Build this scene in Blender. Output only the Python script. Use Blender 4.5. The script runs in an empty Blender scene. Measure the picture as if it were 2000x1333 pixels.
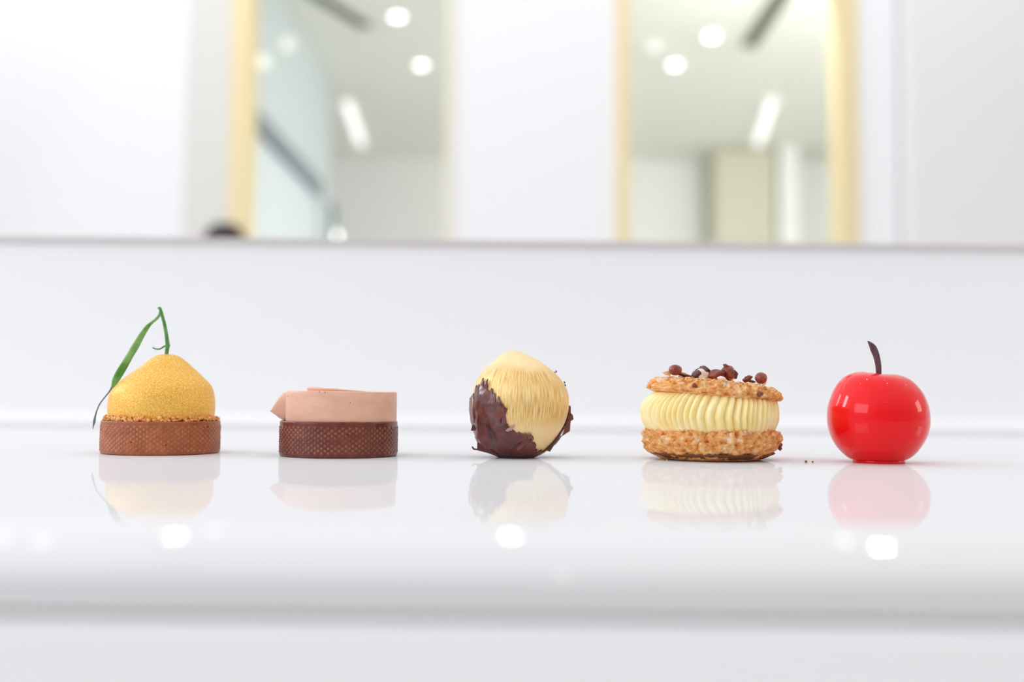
import bpy, bmesh, math, random
from mathutils import Vector, Matrix, noise
random.seed(7)
S = bpy.context.scene
COL = S.collection
PI = math.pi
ZT = 0.9                       # height of the worktop
ZC = ZT + 0.036                # height of the lens

# ------------------------------------------------------------------ camera
cam_d = bpy.data.cameras.new('camera')
cam = bpy.data.objects.new('camera', cam_d); COL.objects.link(cam)
cam_d.sensor_width = 36; cam_d.lens = 36
cam_d.clip_start = 0.01; cam_d.clip_end = 60
cam_d.dof.use_dof = True
cam_d.dof.focus_distance = 0.612
cam_d.dof.aperture_fstop = 2.7
cam.location = (0, 0, ZC)
cam.rotation_euler = (Matrix.Rotation(math.radians(90 + 3.19), 3, 'X') @ Matrix.Rotation(math.radians(0.5), 3, 'Z')).to_euler()
S.camera = cam

# ------------------------------------------------------------------ view
S.view_settings.view_transform = 'Standard'
S.view_settings.look = 'None'
S.view_settings.gamma = 1
S.view_settings.use_curve_mapping = False
S.view_settings.exposure = 0.0
S.cycles.use_denoising = True
S.cycles.max_bounces = 10
S.cycles.diffuse_bounces = 6
S.cycles.transparent_max_bounces = 12
S.cycles.sample_clamp_indirect = 8

# ------------------------------------------------------------------ world: bright soft daylight room, darker behind the lens
W = bpy.data.worlds.new('world'); S.world = W
W.use_nodes = True
nt = W.node_tree; N = nt.nodes; L = nt.links
N.clear()
out = N.new('ShaderNodeOutputWorld'); bg = N.new('ShaderNodeBackground')
tc = N.new('ShaderNodeTexCoord'); sep = N.new('ShaderNodeSeparateXYZ')
L.new(tc.outputs['Generated'], sep.inputs[0])
rz = N.new('ShaderNodeValToRGB')
mz = N.new('ShaderNodeMapRange'); mz.inputs['From Min'].default_value = -1; mz.inputs['From Max'].default_value = 1
L.new(sep.outputs['Z'], mz.inputs['Value']); L.new(mz.outputs[0], rz.inputs[0])
e = rz.color_ramp.elements
e[0].position = 0.0; e[0].color = (0.5, 0.5, 0.51, 1)
e[1].position = 1.0; e[1].color = (1.55, 1.55, 1.57, 1)
for p, c in ((0.45, (0.56, 0.56, 0.57, 1)), (0.60, (0.66, 0.66, 0.675, 1)), (0.75, (1.0, 1.0, 1.02, 1)), (0.85, (1.4, 1.4, 1.42, 1))):
    k = e.new(p); k.color = c
rx = N.new('ShaderNodeValToRGB')
mx = N.new('ShaderNodeMapRange'); mx.inputs['From Min'].default_value = -1; mx.inputs['From Max'].default_value = 1
L.new(sep.outputs['X'], mx.inputs['Value']); L.new(mx.outputs[0], rx.inputs[0])
e = rx.color_ramp.elements
e[0].position = 0.0; e[0].color = (1.45, 1.5, 1.62, 1)
e[1].position = 1.0; e[1].color = (1.15, 1.08, 0.98, 1)
k = e.new(0.35); k.color = (1.0, 1.0, 1.03, 1)
k = e.new(0.7); k.color = (0.92, 0.91, 0.9, 1)
mul = N.new('ShaderNodeMixRGB'); mul.blend_type = 'MULTIPLY'; mul.inputs[0].default_value = 1
L.new(rz.outputs[0], mul.inputs[1]); L.new(rx.outputs[0], mul.inputs[2])
L.new(mul.outputs[0], bg.inputs['Color']); bg.inputs['Strength'].default_value = 0.76
L.new(bg.outputs[0], out.inputs[0])

# ------------------------------------------------------------------ lights
def area(name, loc, target, sx, sy, power, color=(1, 1, 1), shape='RECTANGLE'):
    d = bpy.data.lights.new(name, 'AREA'); d.shape = shape; d.size = sx
    if shape in ('RECTANGLE', 'ELLIPSE'): d.size_y = sy
    d.energy = power; d.color = color
    o = bpy.data.objects.new(name, d); COL.objects.link(o); o.location = loc
    o.rotation_euler = (Vector(target) - Vector(loc)).to_track_quat('-Z', 'Y').to_euler()
    return o
# tall casements to the left of the counter, then an added fill
area('window_and_fill_light', (-3.0, 1.45, 2.35), (0.1, 0.7, 0.9), 0.5, 1.0, 24, (0.88, 0.93, 1.0))
area('window_and_fill_light', (-3.0, 3.30, 2.35), (0.1, 0.7, 0.9), 0.5, 1.0, 9, (0.88, 0.93, 1.0))
area('window_and_fill_light', (-3.0, -1.4, 2.2), (0.1, 0.9, 0.95), 2.2, 1.5, 34, (0.90, 0.94, 1.0))  # broad soft fill added for frontal light, not a known window
# a warmer one low on the right
area('window_and_fill_light', (3.2, 0.45, 1.75), (0.1, 0.6, 0.9), 0.8, 0.8, 9, (1.0, 0.95, 0.86))
# spots over the counter
SPOTS = [(0.0, 1.15, 3.1, 0.9), (0.89, 0.40, 3.1, 1.3), (-0.82, 0.80, 3.1, 0.7), (0.83, 0.95, 3.1, 0.2),
         (-1.12, 0.30, 3.1, 0.10), (-1.22, 0.55, 3.1, 0.08), (-0.80, 1.55, 3.1, 0.15),
         (-2.3, 0.4, 3.1, 0.2), (2.2, 0.2, 3.1, 0.2), (2.4, 1.4, 3.1, 0.2), (1.9, -1.4, 3.1, 0.2), (0.2, -2.6, 3.1, 0.15)]
for x, y, z, p in SPOTS:
    area('ceiling_spot', (x, y, z), (x, y, 0), 0.052, 0.052, p * 0.6, (1.0, 0.98, 0.95), 'DISK')
# added wide overhead fill lights that brighten the partition behind the counter
area('partition_wash', (-0.4, 3.5, 3.6), (-0.4, 4.5, 1.9), 6.0, 0.4, 19, (0.99, 0.99, 1.0))
area('partition_wash', (-2.2, 3.6, 3.5), (-2.2, 4.5, 1.9), 1.6, 0.4, 4, (0.97, 0.98, 1.0))
# unseen fill added to brighten the room behind the partition
area('back_room_fill', (1.75, 4.95, 3.15), (1.0, 7.4, 0), 2.3, 0.35, 178, (1.0, 1.0, 1.0))

# ------------------------------------------------------------------ materials
def mat(name, col, rough=0.5, metal=0.0, spec=0.5, coat=0.0, coat_rough=0.05, sss=0.0, sss_r=(1, .5, .3), sss_s=0.003):
    m = bpy.data.materials.new(name); m.use_nodes = True
    b = m.node_tree.nodes['Principled BSDF']
    b.inputs['Base Color'].default_value = (*col, 1)
    b.inputs['Roughness'].default_value = rough
    b.inputs['Metallic'].default_value = metal
    b.inputs['Specular IOR Level'].default_value = spec
    b.inputs['Coat Weight'].default_value = coat
    b.inputs['Coat Roughness'].default_value = coat_rough
    if sss:
        b.inputs['Subsurface Weight'].default_value = sss
        b.inputs['Subsurface Radius'].default_value = sss_r
        b.inputs['Subsurface Scale'].default_value = sss_s
    return m
def nodes(m): return m.node_tree.nodes, m.node_tree.links, m.node_tree.nodes['Principled BSDF']
def noise_color(m, scale, stops, detail=6, vec_scale=(1, 1, 1), rough=0.6):
    N, L, b = nodes(m)
    tc = N.new('ShaderNodeTexCoord'); mp = N.new('ShaderNodeMapping'); mp.inputs['Scale'].default_value = vec_scale
    n = N.new('ShaderNodeTexNoise'); n.inputs['Scale'].default_value = scale; n.inputs['Detail'].default_value = detail
    n.inputs['Roughness'].default_value = rough
    r = N.new('ShaderNodeValToRGB'); e = r.color_ramp.elements
    e[0].position, e[0].color = stops[0][0], (*stops[0][1], 1)
    e[1].position, e[1].color = stops[-1][0], (*stops[-1][1], 1)
    for p, c in stops[1:-1]:
        k = e.new(p); k.color = (*c, 1)
    L.new(tc.outputs['Object'], mp.inputs[0]); L.new(mp.outputs[0], n.inputs['Vector'])
    L.new(n.outputs['Fac'], r.inputs[0]); L.new(r.outputs[0], b.inputs['Base Color'])
    return n, r, mp
def bump(m, scale, strength, dist, vec_scale=(1, 1, 1), detail=4):
    N, L, b = nodes(m)
    tc = N.new('ShaderNodeTexCoord'); mp = N.new('ShaderNodeMapping'); mp.inputs['Scale'].default_value = vec_scale
    n = N.new('ShaderNodeTexNoise'); n.inputs['Scale'].default_value = scale; n.inputs['Detail'].default_value = detail
    bp = N.new('ShaderNodeBump'); bp.inputs['Strength'].default_value = strength; bp.inputs['Distance'].default_value = dist
    L.new(tc.outputs['Object'], mp.inputs[0]); L.new(mp.outputs[0], n.inputs['Vector'])
    L.new(n.outputs['Fac'], bp.inputs['Height']); L.new(bp.outputs[0], b.inputs['Normal'])
    return bp
def c8(r, g, b):
    f = lambda v: (v / 255 / 12.92) if v / 255 <= 0.04045 else ((v / 255 + 0.055) / 1.055) ** 2.4
    return (f(r), f(g), f(b))
def emit(name, col, strength):
    m = bpy.data.materials.new(name); m.use_nodes = True
    N = m.node_tree.nodes; L = m.node_tree.links; N.clear()
    o = N.new('ShaderNodeOutputMaterial'); e = N.new('ShaderNodeEmission')
    e.inputs[0].default_value = (*col, 1); e.inputs[1].default_value = strength
    L.new(e.outputs[0], o.inputs[0]); return m
def polished(name, col, fac, rough):
    m = bpy.data.materials.new(name); m.use_nodes = True
    N = m.node_tree.nodes; L = m.node_tree.links; N.clear()
    o = N.new('ShaderNodeOutputMaterial'); mix = N.new('ShaderNodeMixShader'); mix.inputs[0].default_value = fac
    d = N.new('ShaderNodeBsdfDiffuse'); g = N.new('ShaderNodeBsdfGlossy'); g.inputs['Roughness'].default_value = rough
    d.inputs[0].default_value = (*col, 1); g.inputs[0].default_value = (1, 1, 1, 1)
    n = N.new('ShaderNodeTexNoise'); n.inputs['Scale'].default_value = 900; n.inputs['Detail'].default_value = 2
    tcn = N.new('ShaderNodeTexCoord'); r = N.new('ShaderNodeValToRGB')
    r.color_ramp.elements[0].position = 0.35; r.color_ramp.elements[0].color = (*[c * 0.965 for c in col], 1)
    r.color_ramp.elements[1].position = 0.6; r.color_ramp.elements[1].color = (*col, 1)
    L.new(tcn.outputs['Object'], n.inputs['Vector']); L.new(n.outputs['Fac'], r.inputs[0]); L.new(r.outputs[0], d.inputs[0])
    L.new(d.outputs[0], mix.inputs[1]); L.new(g.outputs[0], mix.inputs[2]); L.new(mix.outputs[0], o.inputs[0])
    return m
M = {}
M['counter'] = polished('white_polished_stone', (0.74, 0.743, 0.75), 0.26, 0.03)
M['upstand'] = mat('white_satin_panel', (0.91, 0.912, 0.92), 0.5, spec=0.2); bump(M['upstand'], 400, 0.03, 0.001)
M['cap'] = mat('grey_beige_edge', c8(206, 200, 198), 0.6, spec=0.2)
M['white_wall'] = mat('white_wall_paint', (0.90, 0.905, 0.92), 0.6, spec=0.2); bump(M['white_wall'], 60, 0.02, 0.002)
M['offwhite'] = mat('off_white_paint', c8(226, 225, 220), 0.6, spec=0.2)
M['grey_wall'] = mat('light_grey_shade_paint', c8(238, 237, 236), 0.6, spec=0.2); bump(M['grey_wall'], 60, 0.02, 0.002)  # grey-white return wall; its shading by orientation is part of this colour
M['gold_frame'] = mat('brass_frame', c8(240, 222, 176), 0.5, metal=0.15, spec=0.4)
M['pale_frame'] = mat('pale_brass_frame', c8(240, 236, 214), 0.45, metal=0.1, spec=0.4)
M['room'] = mat('back_room_paint', c8(228, 228, 226), 0.7, spec=0.1)
M['room_ceiling'] = mat('back_room_ceiling_paint', c8(240, 240, 233), 0.7, spec=0.1)
M['room_blue'] = mat('bluish_grey_wall', c8(196, 204, 207), 0.5, spec=0.3)
M['beige'] = mat('beige_laminate', c8(192, 190, 170), 0.5, spec=0.2)
M['dark_rail'] = mat('dark_grey_metal', c8(120, 130, 140), 0.5, spec=0.3)
M['vent'] = mat('dark_ceiling_slot', c8(120, 124, 108), 0.7, spec=0.1)
M['floor'] = mat('pale_floor', (0.72, 0.71, 0.69), 0.4, spec=0.3); noise_color(M['floor'], 4, [(0.3, (0.70, 0.69, 0.67)), (0.7, (0.76, 0.75, 0.73))])
M['lamp'] = emit('lamp_glow', (1.0, 0.99, 0.96), 6.0)
M['glow_dim'] = emit('dim_lamp_and_reflection_glow', (0.99, 1.0, 0.9), 1.25)
M['lamp_line'] = emit('linear_lamp_glow', (1.0, 0.98, 0.96), 1.6)
M['lamp_ring'] = mat('white_lamp_ring', (0.85, 0.85, 0.83), 0.4)
g = bpy.data.materials.new('clear_glass'); g.use_nodes = True
gN = g.node_tree.nodes; gL = g.node_tree.links; gN.clear()
go = gN.new('ShaderNodeOutputMaterial'); gm = gN.new('ShaderNodeMixShader'); gt = gN.new('ShaderNodeBsdfTransparent'); gg = gN.new('ShaderNodeBsdfGlossy')
gt.inputs[0].default_value = (0.975, 0.985, 0.975, 1); gg.inputs['Roughness'].default_value = 0.0; gm.inputs[0].default_value = 0.002
gL.new(gt.outputs[0], gm.inputs[1]); gL.new(gg.outputs[0], gm.inputs[2]); gL.new(gm.outputs[0], go.inputs[0]); M['glass'] = g

# food
M['shell_light'] = mat('baked_cocoa_pastry', c8(150, 88, 60), 0.45, spec=0.35, coat=0.15, coat_rough=0.35)
noise_color(M['shell_light'], 150, [(0.3, c8(146, 76, 40)), (0.55, c8(164, 90, 52)), (0.75, c8(180, 106, 68))])
M['shell_dark'] = mat('dark_chocolate_pastry', c8(92, 46, 32), 0.38, spec=0.35, coat=0.3, coat_rough=0.2)
noise_color(M['shell_dark'], 160, [(0.3, c8(90, 34, 18)), (0.55, c8(108, 44, 24)), (0.75, c8(124, 58, 36))])
M['pit'] = mat('dark_pit', c8(48, 20, 14), 0.7)
M['crumble'] = mat('golden_crumble', c8(206, 150, 84), 0.6, coat=0.15, coat_rough=0.3)
noise_color(M['crumble'], 420, [(0.3, c8(176, 100, 44)), (0.5, c8(232, 164, 86)), (0.7, c8(252, 206, 136))])
M['dome'] = mat('gold_sprayed_glaze', c8(226, 170, 66), 0.5, metal=0.3, spec=0.5, sss=0.0)
noise_color(M['dome'], 1300, [(0.30, c8(222, 150, 34)), (0.5, c8(244, 188, 76)), (0.72, c8(255, 224, 146))], detail=3)
bump(M['dome'], 1500, 0.35, 0.0004)
M['green'] = mat('fresh_green_stem', c8(62, 130, 52), 0.4, spec=0.5)
noise_color(M['green'], 160, [(0.35, c8(52, 118, 52)), (0.65, c8(104, 164, 84))])
M['leaf'] = mat('fresh_green_leaf', c8(84, 142, 56), 0.3, spec=0.5)
noise_color(M['leaf'], 90, [(0.35, c8(78, 142, 40)), (0.65, c8(146, 190, 110))])
M['leaf_dry'] = mat('grey_green_leaf_tip', c8(120, 136, 128), 0.45)
M['mousse'] = mat('milk_chocolate_mousse', c8(214, 168, 142), 0.5, spec=0.35, coat=0.15, coat_rough=0.4, sss=0.25, sss_s=0.002)
noise_color(M['mousse'], 60, [(0.35, c8(222, 172, 145)), (0.65, c8(230, 185, 160))], vec_scale=(1, 1, 3))
M['gold'] = mat('brushed_gold_dusting', c8(222, 176, 88), 0.4, metal=0.45, spec=0.5)
M['choc'] = mat('tempered_dark_chocolate', c8(84, 44, 40), 0.34, spec=0.4, coat=0.5, coat_rough=0.1)
noise_color(M['choc'], 120, [(0.3, c8(74, 26, 22)), (0.55, c8(102, 44, 38)), (0.75, c8(134, 66, 50))])
bump(M['choc'], 260, 0.5, 0.0008, (1, 1, 0.35))
M['flake'] = mat('thin_chocolate_flake', c8(120, 58, 36), 0.35, spec=0.5, coat=0.4, coat_rough=0.2, sss=0.3, sss_s=0.002)
M['biscuit'] = mat('craggy_praline_biscuit', c8(206, 140, 76), 0.65, coat=0.1, coat_rough=0.4)
noise_color(M['biscuit'], 230, [(0.28, c8(160, 84, 30)), (0.37, c8(228, 142, 60)), (0.50, c8(250, 182, 104)), (0.60, c8(255, 208, 152)), (0.70, c8(255, 234, 214))])
bump(M['biscuit'], 380, 1.0, 0.0022, detail=6)
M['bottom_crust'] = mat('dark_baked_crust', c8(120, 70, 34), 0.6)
M['cream'] = mat('piped_vanilla_cream', c8(242, 218, 152), 0.45, spec=0.4, sss=0.35, sss_r=(1, .8, .4), sss_s=0.002)
noise_color(M['cream'], 110, [(0.35, c8(250, 226, 152)), (0.65, c8(255, 240, 190))])
M['nut'] = mat('roasted_hazelnut_skin', c8(128, 52, 38), 0.35, spec=0.5, coat=0.2, coat_rough=0.3)
noise_color(M['nut'], 220, [(0.35, c8(104, 34, 26)), (0.65, c8(152, 66, 46))], vec_scale=(1, 1, .4))
M['nut_skin'] = mat('dark_nut_skin', c8(92, 48, 58), 0.4, coat=0.3, coat_rough=0.2)
M['nut_flesh'] = mat('pale_nut_flesh', c8(232, 220, 208), 0.5)
M['almond'] = mat('toasted_flake', c8(240, 198, 146), 0.5)
M['red'] = mat('glossy_red_glaze', c8(236, 3, 14), 0.35, spec=0.1, coat=1.0, coat_rough=0.02)
M['red'].node_tree.nodes['Principled BSDF'].inputs['Coat IOR'].default_value = 1.34
M['cherry_stem'] = mat('dark_chocolate_stem', c8(86, 56, 62), 0.5, spec=0.4)
noise_color(M['cherry_stem'], 200, [(0.3, c8(66, 36, 40)), (0.7, c8(108, 78, 88))], vec_scale=(1, 1, .3))
M['hair'] = mat('dark_brown_hair', c8(40, 26, 26), 0.5); bump(M['hair'], 300, 0.5, 0.003, (1, 1, .2))
M['skin'] = mat('skin', c8(208, 160, 135), 0.5, sss=0.2, sss_s=0.01)
M['shirt'] = mat('pale_shirt', c8(205, 205, 210), 0.8)
M['trousers'] = mat('dark_trousers', c8(60, 62, 70), 0.8)

# the raised dots of a perforated-ring shell are coloured paler than the pastry between them
def pale_dots(m, k):
    N, L, b = nodes(m)
    src = b.inputs['Base Color'].links[0].from_socket
    at_ = N.new('ShaderNodeVertexColor'); at_.layer_name = 'raised'
    mu = N.new('ShaderNodeMixRGB'); mu.blend_type = 'MIX'
    mm = N.new('ShaderNodeMath'); mm.operation = 'MULTIPLY'; mm.inputs[1].default_value = k[0]
    mu.inputs[2].default_value = (*k[1], 1)
    L.new(at_.outputs[0], mm.inputs[0]); L.new(mm.outputs[0], mu.inputs[0]); L.new(src, mu.inputs[1]); L.new(mu.outputs[0], b.inputs['Base Color'])
pale_dots(M['shell_light'], (.42, c8(214, 146, 104))); pale_dots(M['shell_dark'], (.6, c8(170, 104, 78)))

# brushed vertical strokes in the gold, fading out at the tip
def brushed_gold(m):
    N, L, b = nodes(m)
    tc = N.new('ShaderNodeTexCoord'); mp = N.new('ShaderNodeMapping'); mp.inputs['Scale'].default_value = (1, 1, 0.045)
    n = N.new('ShaderNodeTexNoise'); n.inputs['Scale'].default_value = 1.0; n.inputs['Detail'].default_value = 7; n.inputs['Roughness'].default_value = 0.6
    s0 = N.new('ShaderNodeSeparateXYZ'); L.new(tc.outputs['Object'], s0.inputs[0])
    an = N.new('ShaderNodeMath'); an.operation = 'ARCTAN2'; L.new(s0.outputs['Y'], an.inputs[0]); L.new(s0.outputs['X'], an.inputs[1])
    cb = N.new('ShaderNodeCombineXYZ'); L.new(an.outputs[0], cb.inputs['X']); L.new(s0.outputs['Z'], cb.inputs['Y'])
    mp.inputs['Scale'].default_value = (58, 90, 1)
    L.new(cb.outputs[0], mp.inputs[0]); L.new(mp.outputs[0], n.inputs['Vector'])
    sp = N.new('ShaderNodeSeparateXYZ'); L.new(tc.outputs['Object'], sp.inputs[0])
    zr = N.new('ShaderNodeValToRGB'); mr = N.new('ShaderNodeMapRange')
    mr.inputs['From Min'].default_value = 0; mr.inputs['From Max'].default_value = 0.066
    wob = N.new('ShaderNodeTexNoise'); wob.inputs['Scale'].default_value = 60
    ad = N.new('ShaderNodeMath'); ad.operation = 'MULTIPLY_ADD'; ad.inputs[1].default_value = 0.012
    L.new(tc.outputs['Object'], wob.inputs['Vector']); L.new(wob.outputs['Fac'], ad.inputs[0]); L.new(sp.outputs['Z'], ad.inputs[2])
    L.new(ad.outputs[0], mr.inputs['Value']); L.new(mr.outputs[0], zr.inputs[0])
    e = zr.color_ramp.elements
    e[0].position = 0.34; e[0].color = (0, 0, 0, 1); e[1].position = 0.97; e[1].color = (0, 0, 0, 1)
    for p, v in ((0.46, 1), (0.88, 1)):
        k = e.new(p); k.color = (v, v, v, 1)
    cr = N.new('ShaderNodeValToRGB'); e = cr.color_ramp.elements
    e[0].position = 0.36; e[0].color = (*c8(200, 152, 84), 1); e[1].position = 0.66; e[1].color = (*c8(255, 232, 178), 1)
    k = e.new(0.48); k.color = (*c8(240, 198, 122), 1)
    L.new(n.outputs['Fac'], cr.inputs[0])
    mx = N.new('ShaderNodeMixRGB'); L.new(zr.outputs[0], mx.inputs[0])
    mx.inputs[1].default_value = (*c8(250, 220, 166), 1); L.new(cr.outputs[0], mx.inputs[2]); L.new(mx.outputs[0], b.inputs['Base Color'])
    bp = N.new('ShaderNodeBump'); bp.inputs['Distance'].default_value = 0.0004
    L.new(zr.outputs[0], bp.inputs['Strength']); L.new(n.outputs['Fac'], bp.inputs['Height']); L.new(bp.outputs[0], b.inputs['Normal'])
brushed_gold(M['gold'])

# ------------------------------------------------------------------ helpers
def link_mesh(name, bm, m, parent=None, smooth=True, loc=None):
    me = bpy.data.meshes.new(name); bmesh.ops.recalc_face_normals(bm, faces=bm.faces[:]) if bm.faces else None
    bm.to_mesh(me); bm.free()
    for mm in (m if isinstance(m, (list, tuple)) else [m]): me.materials.append(mm)
    if smooth:
        for p in me.polygons: p.use_smooth = True
    o = bpy.data.objects.new(name, me); COL.objects.link(o)
    if parent: o.parent = parent
    if loc: o.location = loc
    return o
def tag(o, label=None, cat=None, group=None, kind=None):
    if label: o['label'] = label
    if cat: o['category'] = cat
    if group: o['group'] = group
    if kind: o['kind'] = kind
    return o
def thing(name, loc, label, cat, group=None, rz=0, kind=None):
    o = bpy.data.objects.new(name, None); o.empty_display_size = 0.02; COL.objects.link(o)
    o.location = loc; o.rotation_euler = (0, 0, rz)
    return tag(o, label, cat, group, kind)
def box(bm, x0, x1, y0, y1, z0, z1, bev=0.0):
    r = bmesh.ops.create_cube(bm, size=1)
    vs = r['verts']
    for v in vs:
        v.co = Vector((x0 + (v.co.x + .5) * (x1 - x0), y0 + (v.co.y + .5) * (y1 - y0), z0 + (v.co.z + .5) * (z1 - z0)))
    if bev:
        es = list({e for v in vs for e in v.link_edges})
        bmesh.ops.bevel(bm, geom=es, offset=bev, segments=2, affect='EDGES', profile=0.5)
def boxo(name, x0, x1, y0, y1, z0, z1, m, parent=None, bev=0.0):
    bm = bmesh.new(); box(bm, x0, x1, y0, y1, z0, z1, bev)
    return link_mesh(name, bm, m, parent, smooth=False)
def rings(bm, rs, cap0=True, cap1=True, closed_ring=True):
    """rs: list of rings, each a list of Vectors of one length"""
    vv = [[bm.verts.new(p) for p in r] for r in rs]
    n = len(rs[0])
    for a, b in zip(vv, vv[1:]):
        for i in range(n if closed_ring else n - 1):
            j = (i + 1) % n
            bm.faces.new((a[i], a[j], b[j], b[i]))
    if cap0: bm.faces.new(list(reversed(vv[0])))
    if cap1: bm.faces.new(vv[-1])
    return vv
def interp(rows, t):
    """smooth (Catmull-Rom) interpolation of tuples keyed by first value"""
    n = len(rows)
    for i in range(n - 1):
        if t <= rows[i + 1][0] or i == n - 2:
            a, b = rows[i], rows[i + 1]
            p = rows[i - 1] if i else a; q = rows[i + 2] if i + 2 < n else b
            u = (t - a[0]) / max(1e-9, b[0] - a[0]); u = min(1, max(0, u))
            res = []
            for k in range(1, len(a)):
                ma = (b[k] - p[k]) / max(1e-9, b[0] - p[0]) * (b[0] - a[0])
                mb = (q[k] - a[k]) / max(1e-9, q[0] - a[0]) * (b[0] - a[0])
                res.append((2*u**3 - 3*u*u + 1) * a[k] + (u**3 - 2*u*u + u) * ma + (-2*u**3 + 3*u*u) * b[k] + (u**3 - u*u) * mb)
            return res
def curve_rows(keys, n):
    """keys: param points (any dims) -> n points on a Catmull-Rom curve through them"""
    rows = [(i, *k) for i, k in enumerate(keys)]
    return [interp(rows, t * (len(keys) - 1) / (n - 1)) for t in range(n)]
def loft_round(bm, keys, s, nseg=96, nring=80, disp=None):
    """keys: (z, x_left, x_right) outline in 1/s units, bottom to top"""
    rs = []
    for z, xl, xr in curve_rows(keys, nring):
        cx, r = (xl + xr) / 2, max(0.02, (xr - xl) / 2)
        ring = []
        for i in range(nseg):
            a = 2 * PI * i / nseg
            p = Vector((cx + r * math.cos(a), r * math.sin(a), z))
            if disp: p = disp(p, a, r, z, cx)
            ring.append(p * s)
        rs.append(ring)
    rings(bm, rs)
def tube(bm, pts, s, nseg=10, flat=1.0):
    """pts: (x,y,z,r) keys"""
    pts = [tuple(p) for p in pts]
    P = [Vector(p[:3]) for p in pts]
    rs = []
    up = Vector((0, 1, 0))
    for i, p in enumerate(P):
        t = (P[min(i + 1, len(P) - 1)] - P[max(i - 1, 0)]).normalized()
        a = t.cross(up).normalized(); b = a.cross(t).normalized()
        r = max(0.02, pts[i][3])
        rs.append([(p + a * r * math.cos(2*PI*k/nseg) + b * r * flat * math.sin(2*PI*k/nseg)) * s for k in range(nseg)])
    rings(bm, rs)
def lump(bm, c, r, s, seed, amp=0.15, sc=(1, 1, 1), rot=0.0, freq=1.3, sub=3, mi=0):
    res = bmesh.ops.create_icosphere(bm, subdivisions=sub, radius=1)
    R = Matrix.Rotation(rot, 3, 'Y')
    off = Vector((seed * 3.1, seed * 7.7, seed * 1.3))
    for v in res['verts']:
        d = v.co.normalized()
        k = 1 + amp * noise.noise(d * freq + off) * 2
        q = Vector((d.x * sc[0], d.y * sc[1], d.z * sc[2])) * (r * k)
        v.co = (R @ q + Vector(c)) * s
    for f in {f for v in res['verts'] for f in v.link_faces}: f.material_index = mi
def sheet(bm, pts, s, y, th, bend=0.0, jit=0.0, seed=1, mi=0):
    """thin plate from an outline in x,z, curved in depth, with thickness"""
    cx = sum(p[0] for p in pts) / len(pts); cz = sum(p[1] for p in pts) / len(pts)
    fr, bk = [], []
    for q, (x, z) in enumerate(pts):
        d = ((x - cx) ** 2 + (z - cz) ** 2)
        yy = y + bend * d + jit * noise.noise(Vector((x * .2, z * .2, seed)))
        fr.append(bm.verts.new(Vector((x, yy, z)) * s)); bk.append(bm.verts.new(Vector((x, yy + th, z)) * s))
    cf = bm.verts.new(Vector((cx, y, cz)) * s); cb = bm.verts.new(Vector((cx, y + th, cz)) * s)
    n = len(pts)
    for i in range(n):
        j = (i + 1) % n
        for f in ((fr[i], fr[j], cf), (bk[j], bk[i], cb), (fr[j], fr[i], bk[i], bk[j])):
            bm.faces.new(f).material_index = mi

# ------------------------------------------------------------------ the setting
tag(boxo('floor', -6, 6, -4, 11, -0.05, 0, M['floor']), kind='structure')
def struct(o): o['kind'] = 'structure'; return o
YW = 4.5
# partition with two tall glazed openings
struct(boxo('wall_partition_left', -4.5, -1.46, YW, YW + .14, 0, 3.5, M['white_wall']))
struct(boxo('wall_partition_pier', -1.46, -1.262, YW - .01, YW + .14, 0, 3.5, M['offwhite']))
struct(boxo('wall_partition_middle', -0.272, 0.455, YW, YW + .14, 0, 3.5, M['white_wall']))
struct(boxo('wall_partition_right', 1.53, 1.71, YW, YW + .14, 0, 3.5, M['white_wall']))
struct(boxo('wall_return_right', 1.72, 4.5, YW - .12, YW + .14, 0, 3.5, M['grey_wall']))
struct(boxo('wall_partition_header', -1.262, 1.53, YW, YW + .14, 2.88, 3.5, M['white_wall']))
def glazed(name, x0, x1, gl, gr, ml, mr):
    t = thing(name, ((x0 + x1) / 2, YW + .07, 0), None, None, kind='structure')
    ox = (x0 + x1) / 2
    boxo('jamb', x0 - ox, x0 + gl - ox, -.09, .06, 0, 2.88, ml, t, .004)
    boxo('jamb', x1 - gr - ox, x1 - ox, -.09, .06, 0, 2.88, mr, t, .004)
    boxo('head_rail', x0 + gl - ox, x1 - gr - ox, -.09, .06, 2.84, 2.88, ml, t, .004)
    boxo('bottom_rail', x0 + gl - ox, x1 - gr - ox, -.09, .06, 0, .06, ml, t, .004)
    boxo('pane', x0 + gl - ox, x1 - gr - ox, -.004, .004, .06, 2.84, M['glass'], t)
glazed('window_1', -1.262, -0.272, .085, .03, M['gold_frame'], M['pale_frame'])
glazed('window_2', 0.455, 1.53, .06, .085, M['gold_frame'], M['gold_frame'])
# room behind
CZ = 3.2
struct(boxo('ceiling', -4.5, 4.5, YW + .14, 10, CZ, CZ + .1, M['room_ceiling']))
struct(boxo('wall_back', -4.5, 4.5, 9.6, 9.7, 0, CZ, M['room']))
struct(boxo('wall_back_room_left', -1.42, -1.32, YW + .14, 7.3, 0, CZ, M['room_blue']))
struct(boxo('wall_back_room_right', 3.6, 3.7, YW + .14, 9.6, 0, CZ, M['room']))
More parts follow.
